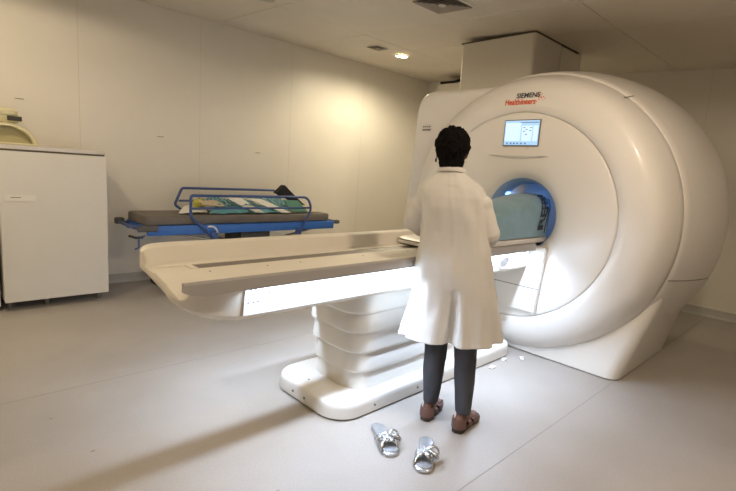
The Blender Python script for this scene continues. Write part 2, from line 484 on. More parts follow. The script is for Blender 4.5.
# screen
sx = 3.648
def sb(y0, y1, z0, z1, x0, x1, bev=0): return Box(x0-so.x, x1-so.x, y0-YC, y1-YC, z0, z1, bev=bev)
scr = obj('touch_screen', sb(1.885, 2.205, 1.735, 1.95, sx-.004, sx+.012, bev=.003), 'bezel', scan)
bm = sb(1.893, 2.197, 1.745, 1.942, sx-.0055, sx-.0035); obj('display', bm, 'screen', scr)
bm = bmesh.new()
def d(bm, y0, y1, z0, z1): box(bm, sx-.0065-so.x, sx-.0055-so.x, y0-YC, y1-YC, z0, z1)
d(bm, 2.05, 2.19, 1.775, 1.925); d(bm, 1.95, 2.04, 1.775, 1.90); d(bm, 1.90, 1.94, 1.775, 1.90)
obj('screen_pane', bm, 'screenw', scr)
for y in (2.165, 2.13, 2.10, 2.07, 2.035, 2.0):
    bm = bmesh.new(); d(bm, y-.007, y+.007, 1.752, 1.764); obj('screen_icon', bm, 'screend', scr)
bm = bmesh.new(); d(bm, 1.90, 2.07, 1.922, 1.928)
def d2(bm, y0, y1, z0, z1): box(bm, sx-.0072-so.x, sx-.0064-so.x, y0-YC, y1-YC, z0, z1)
for y, z in ((2.02, 1.885), (2.0, 1.87), (2.02, 1.855), (1.96, 1.885), (1.965, 1.86), (2.0, 1.83)): d2(bm, y-.009, y+.009, z-.003, z+.003)
obj('screen_icons', bm, 'screend', scr)
for y in (2.185, 1.985): obj('button', sb(y-.012, y+.012, 1.717, 1.726, sx-.004, sx+.008, bev=.002), 'white', scan)
bm = bmesh.new()   # crescent ledge under the screen
n = 24; top = []; bot = []
for k in range(n+1):
    t = k/n*2-1; y = 2.065-.27*t
    top.append((y, 1.660)); bot.append((y, 1.660-.022*(1-t*t)))
rg = []
for k in range(n+1):
    (y, z1), (_, z0) = top[k], bot[k]
    rg.append([Vector((x, y, z))-so for x, z in ((3.660, z1+.001), (3.637, z1), (3.648, z0), (3.660, z0-.001))])
loft(bm, rg); obj('ledge', bm, 'white2', scan, angle=30)
# rating label on the shoulder
lp = obj('label_plate', Box(3.885-so.x, 3.892-so.x, 3.20-YC, 3.32-YC, 1.90, 1.965, bev=.001), 'paperlabel', scan)
bm = bmesh.new()
box(bm, 3.8835-so.x, 3.885-so.x, 3.205-YC, 3.315-YC, 1.903, 1.920)
for y in (3.3, 3.275, 3.245, 3.22): box(bm, 3.8835-so.x, 3.885-so.x, y-.009-YC, y+.009-YC, 1.935, 1.95)
obj('label_print', bm, 'rail', lp)

# ------------------------------------------------------------------ patient table
STRIP_W = 14
tab = thing('patient_table', 'long cream and white patient table leading into the scanner bore', 'patient table', (2.2, 2.1, 0))
to = Vector((2.2, 2.1, 0))
def tobj(name, bm, m, parent=None, **k):
    for v in bm.verts: v.co -= to
    return obj(name, bm, m, parent or tab, **k)
bm = bmesh.new()
rg = []
for z, i in ((.012, .0), (.07, 0), (.092, .003), (.101, .010), (.105, .022)):
    rg.append(rrect(1.655+i, 3.62, 1.862+i, 2.56-i, .165-i*.5, z, 10))
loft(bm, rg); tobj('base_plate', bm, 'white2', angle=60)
bm = bmesh.new(); loft(bm, [rrect(1.665, 3.60, 1.872, 2.55, .165, z, 10) for z in (.001, .013)]); tobj('floor_gasket', bm, 'seamdark')
for c_, ax in (((1.651, 2.3, .05), 'x'), ((1.651, 2.18, .05), 'x'), ((1.95, 1.858, .05), 'y'), ((2.35, 1.858, .05), 'y'), ((1.76, 2.28, .100), 'z')):
    tobj('screw_cap', Cyl(c_, .008, .006, axis=ax, n=12), 'rail')
# lift column: stacked bellows tiers
tiers = [(.098, .215), (.215, .345), (.345, .475), (.475, .60), (.60, .735)]
for i, (z0, z1) in enumerate(tiers):
    bm = bmesh.new(); e = .012*i
    g = .010
    rg = []
    for z, q in ((z0, .004), (z0+.008, -.002), (z0+.02, -.003), (z0+.07, .000), (z1-.01, .005), (z1+.002, .007)):
        rg.append(rrect(1.875-e+q, 3.1+e-q, 1.965-e*.6+q, 2.44+e-q, .14, z, 10))
    loft(bm, rg); tobj('lift_cover', bm, 'white2', angle=60)
# bed body
sec = [(1.80, .930), (1.80, .944), (1.93, .946), (1.94, .952), (2.08, .952), (2.081, .946), (2.175, .946), (2.176, .952), (2.19, .953), (2.235, .957), (2.25, .966), (2.285, 1.022), (2.30, 1.030), (2.385, 1.030), (2.395, 1.022), (2.405, .93), (2.403, .915), (2.395, .907), (2.385, .77), (2.36, .735), (2.2, .718), (1.98, .718), (1.89, .735), (1.855, .765), (1.835, .905), (1.81, .915)]
bm = bmesh.new(); rg = []
for x, s, fi, ni in ((.735, .10, .15, .02), (.738, .17, .12, .008), (.748, .26, .09, .002), (.765, .36, .06, 0), (.79, .50, .035, 0), (.82, .64, .018, 0), (.87, .80, .004, 0), (.94, .92, 0, 0), (1.03, 1, 0, 0), (3.62, 1, 0, 0)):
    r = []
    for y, z in sec:
        s2 = s*(1-.75*max(0, min(1, (y-1.95)/.3))*max(0, min(1, (1.0-x)/.22)))
        z2 = .94-(.94-z)*s2 if z < .94 else z
        if y < 2.05: z2 -= .050*max(0, min(1, (.85-x)/.10))*(2.05-y)/.25
        if z > .96: z2 = .96+(z-.96)*min(1, .72+s*.5)
        y2 = y
        if y > 2.2: y2 = y-fi*(y-2.2)/.2
        if y < 1.95: y2 = y+ni+(.06*(1-s) if z < .93 else 0)
        r.append((x, y2, z2))
    rg.append(r)
loft(bm, rg); tobj('table_body', bm, 'cream', angle=35)
# grey edge bands
bm = bmesh.new(); rg = []
for x, k in ((.728, 0), (.745, .4), (.775, .8), (.82, 1), (3.60, 1)):
    bz = .942-.034*k; rg.append([(x+(.012 if z > .94 else -.012)*(1-k), y, z) for y, z in ((1.802, .964), (1.786, .9665), (1.777, .958), (1.776-.004*k, bz), (1.80, bz), (1.803, .942))])
loft(bm, rg); tobj('grey_edge_band', bm, 'grey_band', angle=40)
bm = bmesh.new(); rg = []
for x in (.95, 3.60): rg.append([(x, y, z) for y, z in ((2.404, .964), (2.425, .958), (2.428, .91), (2.40, .908))])
loft(bm, rg); tobj('grey_edge_band', bm, 'grey_band', angle=40)
tobj('guide_rail', Box(.93, 2.60, 2.085, 2.172, .945, .949), 'rail')
tobj('rail_end_stop', Box(.905, .932, 2.083, 2.174, .944, .954), 'cream')
# lit side panel
bm = bmesh.new(); rg = []
for x in (1.035, 3.60): rg.append([(x, y, z) for y, z in ((1.826, .905), (1.844, .768), (1.853, .770), (1.840, .905))])
loft(bm, rg); sp = tobj('side_panel', bm, 'panel')
tobj('led_strip', Box(1.045, 3.58, 1.803, 1.822, .904, .912), 'strip')
tobj('led_strip', Box(1.045, 3.58, 2.400, 2.416, .900, .908), 'strip')
for yy, zz, tl in ((1.806, .902, -8), (2.410, .898, 8)):      # the light thrown by the two diode strips
    l = bpy.data.lights.new('strip_light', 'AREA'); l.shape = 'RECTANGLE'; l.size = 2.52; l.size_y = .014
    l.energy = STRIP_W; l.color = (.62, .76, 1.0); l.spread = math.radians(150)
    lo = bpy.data.objects.new('strip_light', l); C.objects.link(lo); lo.location = (2.31, yy, zz); lo.rotation_euler = (math.radians(tl), 0, 0)
def onpanel(bm, x0, x1, z0, z1):
    # panel plane
    f = lambda z: 1.826+(0.905-z)/.137*.018-.0008
    q = [bm.verts.new((x, f(z)-dd, z)) for x, z, dd in ((x0, z0, 0), (x1, z0, 0), (x1, z1, 0), (x0, z1, 0))]
    bm.faces.new(q)
bm = bmesh.new()
random.seed(5)
def dashes(bm, x0, x1, z, h):
    x0 += .065; x1 += .065; x = x0
    while x < x1:
        w = random.uniform(.008, .02); onpanel(bm, x, min(x+w, x1), z, z+h); x += w+.005
dashes(bm, .99, 1.03, .885, .008); dashes(bm, .99, 1.03, .872, .008)
dashes(bm, .99, 1.10, .858, .004); dashes(bm, 1.09, 1.115, .862, .009)
dashes(bm, .99, 1.06, .842, .004)
dashes(bm, .985, 1.0, .825, .008); dashes(bm, 1.01, 1.055, .825, .007)
tobj('small_print', bm, 'ink')
bm = bmesh.new(); bm.free()
for x in (.95, 1.25, 1.45, 1.9, 2.3): tobj('screw_cap', Cyl((x, 2.0, .9515), .005, .002, n=10), 'rail')
# hand holes near the scanner end
def oval(x0, x1, z0, z1, m, name):
    bm = bmesh.new(); n = 20; f = lambda z: 1.826+(0.905-z)/.137*.018
    rg = []
    for s, dd in ((1.12, -.0006), (1.08, -.006), (.98, -.006), (.92, -.001)):
        rg.append([((x0+x1)/2+(x1-x0)/2*s*math.cos(2*PI*k/n), f((z0+z1)/2+(z1-z0)/2*s*math.sin(2*PI*k/n))+dd, (z0+z1)/2+(z1-z0)/2*s*math.sin(2*PI*k/n)) for k in range(n)])
    loft(bm, rg, cap=False); o = tobj(name, bm, m, angle=40)
    bm = bmesh.new(); bm.faces.new([bm.verts.new(((x0+x1)/2+(x1-x0)/2*.95*math.cos(2*PI*k/n), f((z0+z1)/2+(z1-z0)/2*.95*math.sin(2*PI*k/n))-.0008, (z0+z1)/2+(z1-z0)/2*.95*math.sin(2*PI*k/n))) for k in range(n)])
    tobj('socket_recess', bm, 'rail')
oval(3.17, 3.31, .785, .87, 'panel', 'cable_socket'); 
bm = bmesh.new(); onpanel(bm, 3.40, 3.47, .85, .868); onpanel(bm, 3.37, 3.40, .835, .852); onpanel(bm, 3.50, 3.56, .855, .895); tobj('socket_print', bm, 'rail')
# sliding tabletop
bm = bmesh.new(); rg = []
for x, y0, y1, z0, z1 in ((2.455, 1.92, 2.22, .985, .999), (2.47, 1.86, 2.26, .965, 1.006), (2.54, 1.80, 2.28, .957, 1.010), (4.7, 1.80, 2.27, .957, 1.010)):
    rg.append([(x, y, z) for y, z in ((y0+.02, z0), (y0, z0+.012), (y0, z1-.008), (y0+.02, z1), (y0+.06, z1-.003), (y1-.06, z1-.003), (y1-.02, z1), (y1, z1-.008), (y1, z0+.012), (y1-.02, z0))])
loft(bm, rg); tobj('sliding_tabletop', bm, 'white2', angle=40)
tobj('tabletop_foot', Box(2.60, 2.72, 1.95, 2.15, .944, .966, bev=.004), 'white2')

# ------------------------------------------------------------------ drape over the patient in the bore
def dtop(x):
    # body outline along the table
    pts = [(2.96, .10), (3.10, .20), (3.35, .28), (3.55, .335), (3.72, .34), (3.9, .31)]
    for (a, b), (c, e) in zip(pts, pts[1:]):
        if a <= x <= c:
            t = (x-a)/(c-a); t = t*t*(3-2*t); return b+(e-b)*t
    return .1
def dpoint(x, t, lift=0):
    h = dtop(x); yc = 2.035; w = .232
    a = PI*t
    y = yc-w*math.copysign(abs(math.cos(a))**.55, math.cos(a)); s = math.sin(a)**.62 if 0 < t < 1 else 0
    z = 1.012+h*s
    nn = noise.noise(Vector((x*5, t*6, 0)))*.020+noise.noise(Vector((x*11, t*9, 4)))*.010
    n = Vector((0, -math.cos(a), math.sin(a)))
    x = x+.26*min(1, max(0, (x-3.2)/.5))*min(1, 1.9*min(t, 1-t))
    p = Vector((x, y, z))+n*((nn-.006)*min(1, s*2)+lift)
    if x > 3.66:   # stay inside the bore
        v = Vector((0, p.y-BY, p.z-BZ))
        if v.length > .270+lift*.3: v = v.normalized()*(.270+lift*.3); p = Vector((x, BY+v.y, BZ+v.z))
    if p.z < 1.012: p.z = 1.012+max(0, lift)
    return p
bm = bmesh.new(); rows = []
for i in range(43):
    x = 2.96+i*.02
    rows.append([bm.verts.new(dpoint(x+.012*noise.noise(Vector((i*.3, k*.2, 9))), k/56)) for k in range(57)])
for a, b in zip(rows, rows[1:]):
    for k in range(56): bm.faces.new((a[k], a[k+1], b[k+1], b[k]))
for r in (rows[0], rows[-1]):
    bm.faces.new(r)
dr = thing('patient_drape', 'teal surgical drape covering the patient inside the round bore', 'drape', (3.5, 2.03, 1.012))
do = Vector((3.5, 2.03, 1.012))
for v in bm.verts: v.co -= do
obj('drape_cloth', bm, 'teal', dr, smooth=True)
me = text_mesh('REFERR', .1, bold=.004)
bm = bmesh.new(); bm.from_mesh(me); bmesh.ops.triangulate(bm, faces=bm.faces)
for _ in range(3):
    bmesh.ops.subdivide_edges(bm, edges=[e for e in bm.edges if e.calc_length() > .012], cuts=1)
    bmesh.ops.triangulate(bm, faces=bm.faces)
bmesh.ops.triangulate(bm, faces=bm.faces)
tw = max(v.co.x for v in bm.verts)
for v in bm.verts:
    t = .012+v.co.x/tw*.45
    x = 3.725-v.co.y*1.25
    v.co = dpoint(x, t, .0035)-do
o = obj('drape_print', bm, 'ink', dr); o['label'] = 'dark printed capital letters on the drape'
bm = bmesh.new()
tube(bm, [dpoint(3.76, .005+.03*k, .004)-do for k in range(0, 12)], .003, n=5)
obj('drape_hem', bm, 'ink', dr)

# ------------------------------------------------------------------ person
az = math.radians(33)
person = thing('person', 'person in a white lab coat and dark trousers standing with back turned at the table', 'person', (2.25, 1.57, 0), az-PI/2)
# local frame: x = their right, y = forward, z = up
def skin_mesh(chains, sub=2):
    """chains: list of lists of (pos, r); first vertex of the first chain is root; later chains start with an index name"""
    me = bpy.data.meshes.new('figure'); verts = []; edges = []; rad = []; names = {}
    for ch in chains:
        prev = None
        for it in ch:
            if isinstance(it, str): prev = names[it]; continue
            p, r = it[0], it[1]
            verts.append(p); rad.append(r); i = len(verts)-1
            if len(it) > 2: names[it[2]] = i
            if prev is not None: edges.append((prev, i))
            prev = i
    me.from_pydata(verts, edges, [])
    o = bpy.data.objects.new('figure', me); C.objects.link(o)
    m = o.modifiers.new('s', 'SKIN'); m.use_smooth_shade = True
    for i, r in enumerate(rad):
        sv = me.skin_vertices[0].data[i]
        sv.radius = r if isinstance(r, tuple) else (r, r)
        sv.use_root = (i == 0)
    s = o.modifiers.new('d', 'SUBSURF'); s.levels = sub; s.render_levels = sub
    return baked(o)
def hand(side, wrist, dirv, palmn):
    """chains for a hand: palm + five fingers; dirv = pointing direction, palmn = palm normal (down)"""
    d_ = Vector(dirv).normalized(); n_ = Vector(palmn).normalized(); n_ = (n_-d_*n_.dot(d_)).normalized()
    s_ = d_.cross(n_)*side      # towards the thumb
    w = Vector(wrist); out = []
    palm = w+d_*.05
    for k, (off_, L, r) in enumerate(((.028, .068, .0085), (.010, .076, .009), (-.010, .070, .0085), (-.028, .055, .0075))):
        b0 = w+d_*.045+s_*off_*.6; b1 = w+d_*.09+s_*off_
        p1 = b1+d_*L*.45+n_*.008+s_*off_*.1; p2 = p1+d_*L*.32+n_*.016; p3 = p2+d_*L*.2+n_*.018
        out.append([(b0, .012), (b1, r*1.15), (p1, r), (p2, r*.9), (p3, r*.75)])
    t0 = w+d_*.02+s_*.018; t1 = w+d_*.05+s_*.045+n_*.008; t2 = t1+d_*.03+s_*.014+n_*.01; t3 = t2+d_*.022+n_*.01
    out.append([(t0, .015), (t1, .0115), (t2, .010), (t3, .008)])
    out.append([(w-d_*.01, (.026, .018)), (w+d_*.04, (.036, .015)), (w+d_*.085, (.036, .013))])
    return out
LW = Vector((-.205, .33, 1.07)); RW = Vector((.07, .34, 1.045))
def limb(bm, pts, sub=6):
    P = smooth_path([p for p, r_ in pts], sub); R_ = []
    for (a, ra), (b, rb) in zip(pts, pts[1:]):
        for k in range(sub): R_.append(ra+(rb-ra)*k/sub)
    R_.append(pts[-1][1])
    tube(bm, P, .05, n=20, rad=R_)
    for p, r_ in (pts[0], pts[-1]): blob(bm, p, (r_*.99,)*3, 2)
bm = bmesh.new()
torso = [(.84, -.01, .0, .13, .10), (.93, -.02, .0, .165, .12), (1.03, -.025, .0, .160, .11), (1.12, -.03, 0, .145, .10), (1.22, -.045, 0, .155, .10), (1.32, -.062, -.005, .160, .098), (1.38, -.072, -.006, .150, .08), (1.42, -.077, -.004, .115, .062), (1.45, -.082, .004, .07, .05), (1.48, -.085, .010, .052, .048), (1.56, -.09, .022, .050, .050)]
loft(bm, [[(cx+hw*math.cos(2*PI*k/32), cy+hd*math.sin(2*PI*k/32), z) for k in range(32)] for z, cx, cy, hw, hd in torso])
limb(bm, [((-.19, -.01, 1.37), .050), ((-.235, -.01, 1.30), .046), ((-.272, -.005, 1.19), .038), ((-.25, .15, 1.13), .035), (LW, .025)])
limb(bm, [((.05, -.01, 1.37), .050), ((.095, -.01, 1.30), .046), ((.15, -.005, 1.13), .038), ((.125, .15, 1.085), .035), (RW, .025)])
limb(bm, [((-.08, .0, .90), .085), ((-.085, .008, .72), .072), ((-.082, .0, .46), .052), ((-.079, -.014, .28), .050), ((-.082, -.03, .13), .034), ((-.087, -.032, .07), .033)])
limb(bm, [((.065, .0, .90), .085), ((.08, -.008, .72), .072), ((.092, -.03, .46), .052), ((.106, -.055, .28), .050), ((.114, -.096, .13), .034), ((.110, -.104, .07), .033)])
def foot(cx, cy, ang):
    f = Vector((math.sin(ang), math.cos(ang), 0)); rg_ = Vector((math.cos(ang), -math.sin(ang), 0))
    o_ = Vector((cx, cy, 0)); rot = Matrix.Rotation(-ang, 3, 'Z')
    blob(bm, o_+f*-.022+Vector((0, 0, .062)), (.032, .036, .034), 3, rot=rot)          # heel
    blob(bm, o_+f*.04+Vector((0, 0, .062)), (.032, .075, .030), 3, rot=rot)            # instep
    blob(bm, o_+f*.12+Vector((0, 0, .045)), (.039, .055, .016), 3, rot=rot)            # ball
    for k, (u, v, rr) in enumerate(((-.026, .175, .011), (-.008, .182, .009), (.006, .178, .0085), (.019, .170, .008), (.030, .158, .0075))):
        uu = -u if cx < 0 else u
        limb(bm, [(o_+f*(v-.04)+rg_*uu+Vector((0, 0, .044)), rr), (o_+f*v+rg_*uu+Vector((0, 0, .042)), rr*.9)], 3)
foot(-.086, -.032, .24); foot(.112, -.105, .42)
HC = Vector((-.093, .035, 1.612))
tilt = Matrix.Rotation(math.radians(-12), 3, 'X')
blob(bm, HC, (.077, .098, .104), 4, rot=tilt)                        # skull
blob(bm, HC+Vector((0, .035, -.062)), (.056, .060, .055), 3)         # jaw
blob(bm, HC+Vector((0, .100, -.028)), (.013, .017, .020), 3)         # nose
blob(bm, HC+Vector((0, .098, -.062)), (.024, .014, .010), 3)         # lips
blob(bm, HC+Vector((0, .078, -.10)), (.022, .02, .016), 3)           # chin
for s in (-1, 1):
    blob(bm, HC+Vector((s*.080, .008, -.028)), (.010, .020, .031), 3)   # ears
for hd in (hand(1, LW, (.10, 1, -.28), (0, -.2, -1)), hand(-1, RW, (-.05, 1, -.10), (0, -.1, -1))):
    for ch in hd:
        ho = skin_mesh([ch], 1); b2 = bmesh.new(); b2.from_mesh(ho.data)
        tmp = bpy.data.meshes.new('t'); b2.to_mesh(tmp); bm.from_mesh(tmp); b2.free()
        bpy.data.meshes.remove(tmp); bpy.data.objects.remove(ho)
body = obj('body', bm, 'skin', person)
rm = body.modifiers.new('r', 'REMESH'); rm.mode = 'VOXEL'; rm.voxel_size = .005; rm.use_smooth_shade = True
sm = body.modifiers.new('m', 'SMOOTH'); sm.iterations = 2; sm.factor = .5
baked(body)
def largest_island(o):
    bm = bmesh.new(); bm.from_mesh(o.data); bm.verts.ensure_lookup_table()
    seen = set(); best = []
    for v in bm.verts:
        if v.index in seen: continue
        st = [v]; seen.add(v.index); isl = []
        while st:
            a = st.pop(); isl.append(a)
            for e in a.link_edges:
                b = e.other_vert(a)
                if b.index not in seen: seen.add(b.index); st.append(b)
        if len(isl) > len(best): best = isl
    keep = set(v.index for v in best)
    bmesh.ops.delete(bm, geom=[v for v in bm.verts if v.index not in keep], context='VERTS')
    bm.to_mesh(o.data); bm.free()
largest_island(body)
body.data.materials.clear(); body.data.materials.append(M['skin']); body.data.shade_smooth()
for s in (-1, 1):
    bm = bmesh.new(); blob(bm, HC+Vector((s*.032, .084, -.006)), (.012, .010, .007), 2)
    ey = obj('eye', bm, 'eye', person, smooth=True)
    bm = bmesh.new(); blob(bm, HC+Vector((s*.032, .0925, -.007)), (.0055, .0025, .0055), 2); obj('iris', bm, 'darkplastic', ey, smooth=True)
# hair: short curly, covering crown and back of the head
bm = bmesh.new()
r = bmesh.ops.create_icosphere(bm, subdivisions=6, radius=1)
for v in r['verts']:
    n = v.co.copy()
    q = Vector((n.x*.095, n.y*.110, n.z*.112))
    if n.z < 0 and n.y < .3:        # extend down the nape
        q.z *= 1.0; q.x *= 1-.22*min(1, -n.z*1.1)
    q = tilt @ q
    k = noise.noise(n*4)*.012+abs(noise.noise(n*10))*.012-abs(noise.noise(n*31))*.002
    q += n*k
    # hairline: pull in the face region
    if n.y > .42 and n.z < .48:
        f = min(1, (n.y-.42)*5)*min(1, (.48-n.z)*5); q -= n*.035*f
    v.co = q+HC+Vector((.0, -.012, .005))
obj('hair', bm, 'hair', person, smooth=True)
bm = bmesh.new()
r = bmesh.ops.create_icosphere(bm, subdivisions=5, radius=1)
for v in r['verts']:
    n = v.co.copy(); k = 1+noise.noise(n*9)*.08
    v.co = Vector((n.x*.070*k, n.y*.045*k, n.z*.075*k))+HC+Vector((.004, -.052, -.078))
obj('nape_hair', bm, 'hair', person, smooth=True)
bm = bmesh.new(); blob(bm, HC+Vector((-.086, -.012, -.075)), (.006, .006, .013), 2)
tube(bm, [HC+Vector((-.084, .0, -.05)), HC+Vector((-.087, -.006, -.058)), HC+Vector((-.086, -.012, -.066))], .0022, n=6)
obj('earring', bm, 'darkplastic', person, smooth=True)
# trousers
def leg_rings(pts, n=28, seed=0):
    rg = []
    for (x, y, z, rx, ry) in pts:
        ring = []
        for k in range(n):
            a = 2*PI*k/n
            w = 1+.03*math.sin(3*a+z*14+seed)+.02*math.sin(5*a-z*31+seed)
            ring.append((x+rx*w*math.cos(a), y+ry*w*math.sin(a), z))
        rg.append(ring)
    return rg
def interp(pts, n):
    out = []
    for (a, b) in zip(pts, pts[1:]):
        for k in range(n):
            t = k/n; out.append(tuple(a[i]+(b[i]-a[i])*t for i in range(len(a))))
    out.append(pts[-1]); return out
tr = thing('trousers', '', ''); del tr['label']; del tr['category']
bpy.data.objects.remove(tr)
bm = bmesh.new()
loft(bm, leg_rings(interp([(-.075, .012, .90, .11, .12), (-.085, .01, .60, .080, .085), (-.081, 0, .44, .068, .073), (-.078, -.012, .28, .063, .067), (-.079, -.026, .15, .048, .053), (-.080, -.03, .108, .043, .047)], 6), seed=1))
loft(bm, leg_rings(interp([(.06, .005, .90, .11, .12), (.085, -.01, .60, .080, .085), (.093, -.03, .44, .066, .073), (.107, -.055, .28, .060, .066), (.115, -.09, .15, .048, .053), (.117, -.098, .105, .044, .048)], 6), seed=2))
tro = obj('trousers', bm, 'trouser', person, smooth=True)
rm = tro.modifiers.new('r', 'REMESH'); rm.mode = 'VOXEL'; rm.voxel_size = .006; rm.use_smooth_shade = True
baked(tro); tro.data.materials.clear(); tro.data.materials.append(M['trouser']); tro.data.shade_smooth()
# coat: hollow shell with sleeves, voxel-fused
N = 96
crings = [  # z, cx, cy, half width, half depth
    (.515, -.006, .015, .296, .205), (.55, -.004, .015, .286, .198), (.60, .0, .012, .274, .190), (.70, .0, .01, .254, .180), (.77, -.001, .008, .243, .174),
    (.85, -.012, .006, .234, .168), (.92, -.020, .005, .226, .160), (1.0, -.024, .003, .214, .148), (1.07, -.026, 0, .204, .138), (1.14, -.030, 0, .198, .132), (1.22, -.040, -.004, .196, .130),
    (1.28, -.055, -.008, .196, .124), (1.34, -.066, -.010, .196, .114), (1.375, -.073, -.010, .188, .102), (1.405, -.077, -.008, .168, .090), (1.432, -.080, -.004, .135, .078), (1.452, -.082, .0, .105, .068), (1.470, -.084, .004, .082, .062), (1.485, -.085, .008, .070, .058), (1.492, -.086, .010, .066, .056)]
def cring(z, cx, cy, hw, hd, inset=0):
    ring = []
    hem = max(0, min(1, (.95-z)/.45))
    for k in range(N):
        a = 2*PI*k/N
        ex = .86
        c_, s_ = math.cos(a), math.sin(a)
        x = hw*math.copysign(abs(c_)**ex, c_); y = hd*math.copysign(abs(s_)**ex, s_)
        w = 0
        # folds opening toward the hem
        w += hem*(.014*math.sin(6*a+.6+z*1.5)+.009*math.sin(11*a+1.7+z*3)+.006*math.sin(17*a))
        # soft creases in the back
        w += .002*math.sin(4*a+z*22)*(1-hem)*(1 if z < 1.4 else .3)
        w += .007*noise.noise(Vector((c_*2.2, s_*2.2, z*5)))+.006*noise.noise(Vector((c_*5, s_*5, z*9)))*(1 if z < 1.4 else .2)
        # back vent / pleat: a notch on the back, closed above
        ab = (a-1.5*PI+PI) % (2*PI)-PI      # 0 = middle of the back
        if z < .83:
            f = min(1, (.83-z)/.12); q = ab-.03
            w -= f*.060*math.exp(-(q/.05)**2)
            if q > 0: w += f*.012*math.exp(-((q-.12)/.08)**2)
        elif z < 1.46:
            w += .0035*math.exp(-(ab/.035)**2)
        r_ = math.hypot(x, y); k2 = (r_+w-inset)/r_
        drop = 0
        if z < .55: drop = .020*(c_) + .008*math.sin(2*a)
        ring.append((cx+x*k2, cy+y*k2, z+drop))
    return ring
def densify(rs, k=5):
    return interp(rs, k)
dr_ = densify(crings, 5)
outer = [cring(*r) for r in dr_]
inner = [cring(*r, inset=.020) for r in dr_ if r[0] < 1.47]
inner[0] = [(p[0], p[1], p[2]) for p in inner[0]]
bm = bmesh.new()
Ro = [[bm.verts.new(p) for p in r] for r in outer]
Ri = [[bm.verts.new(p) for p in r] for r in inner]
def bridge(a, b):
    for i in range(N):
        j = (i+1) % N; bm.faces.new((a[i], a[j], b[j], b[i]))
for a, b in zip(Ro, Ro[1:]): bridge(a, b)
for a, b in zip(Ri, Ri[1:]): bridge(b, a)
bridge(Ri[0], Ro[0]); bridge(Ro[-1], Ri[-1])
def sleeve(sh_, sh2, el, el2, wr, seed):
    pts = smooth_path([sh_, sh2, el, el2, wr], 8)
    n = len(pts); rad = []
    for i in range(n):
        t = i/(n-1); r0 = .070*(1-t)+.044*t
        r0 += .004*math.sin(t*26+seed)+.003*math.sin(t*47+seed*2)
        rad.append(r0)
    rad[0] *= .85
    tube(bm, pts, .06, n=24, rad=rad)
sleeve((-.190, -.010, 1.335), (-.242, -.012, 1.285), (-.277, -.005, 1.195), (-.262, .13, 1.14), (LW+Vector((-.008, -.03, .01))), 0)
sleeve((.050, -.010, 1.335), (.102, -.012, 1.285), (.157, -.008, 1.135), (.135, .12, 1.09), (RW+Vector((.006, -.03, .008))), 2)
coat = obj('lab_coat', bm, 'coat', person)
rm = coat.modifiers.new('r', 'REMESH'); rm.mode = 'VOXEL'; rm.voxel_size = .0055; rm.use_smooth_shade = True
sm = coat.modifiers.new('m', 'SMOOTH'); sm.iterations = 3; sm.factor = .5
baked(coat); coat.data.materials.clear(); coat.data.materials.append(M['coat']); coat.data.shade_smooth()
# folded collar
bm = bmesh.new(); rg = []
for k in range(33):
    a = 2*PI*k/32
    cx, cy = -.085, .010
    pr = [(.068, .058, 1.470), (.065, .056, 1.502), (.069, .060, 1.506), (.077, .067, 1.493), (.087, .075, 1.474), (.085, .072, 1.464), (.078, .066, 1.476)]
    f = 1
    rg.append([(cx+a_*math.cos(a), cy+b_*math.sin(a), z+.012*max(0, -math.sin(a))) for a_, b_, z in pr])
loft(bm, rg, cap=False); obj('coat_collar', bm, 'coat', person, smooth=True)
# brown shoes
def shoe(cx, cy, ang, name):
    f = Vector((math.sin(ang), math.cos(ang), 0)); rgt = Vector((math.cos(ang), -math.sin(ang), 0))
    P = lambda u, v, z: Vector((cx, cy, 0))+rgt*u+f*v+Vector((0, 0, z))
    outl = [(-.036, -.035), (-.034, .03), (-.040, .09), (-.046, .15), (-.038, .19), (-.012, .212), (.016, .205), (.038, .18), (.044, .14), (.036, .08), (.032, .03), (.036, -.03), (.028, -.055), (0, -.068), (-.028, -.058)]
    sp_ = smooth_path(outl+[outl[0]], 4)[:-1] if False else [Vector((a, b, 0)) for a, b in outl]
    bm = bmesh.new()
    loft(bm, [[P(p.x*k, p.y*k+(.0), z) for p in sp_] for z, k in ((.002, .97), (.008, 1.0), (.028, 1.0), (.032, .97))])
    s = obj('shoe_sole', bm, 'shoesole', person, angle=40)
    # leather: heel cup, instep bands
    bm = bmesh.new()
    rg = []
    for t in range(17):
        a = PI+PI*t/16; a0 = a
        u = .044*math.cos(a0); v = -.024+.048*math.sin(a0)
        rg.append([P(u, v, .028), P(u*1.02, v*1.02, .05), P(u*.95, v*.95+.002, .086), P(u*.88, v*.88+.002, .084), P(u*.92, v*.92, .03)])
    loft(bm, rg)
    for (v0, v1, hz) in ((.015, .055, .072), (.08, .15, .060)):
        rg = []
        for t in range(17):
            a = PI*t/16; hh = hz-.03
            rg.append([P(-.047*math.cos(a), v, .026+hh*math.sin(a)**.7*kk) for v, kk in ((v0, 1.0), ((v0+v1)/2, 1.02), (v1, .88), (v1, .80), (v0, .92))])
        loft(bm, rg)
    obj('shoe_upper', bm, 'shoe', person, angle=50)
shoe(-.086, -.032, .24, 'l'); shoe(.112, -.105, .42, 'r')

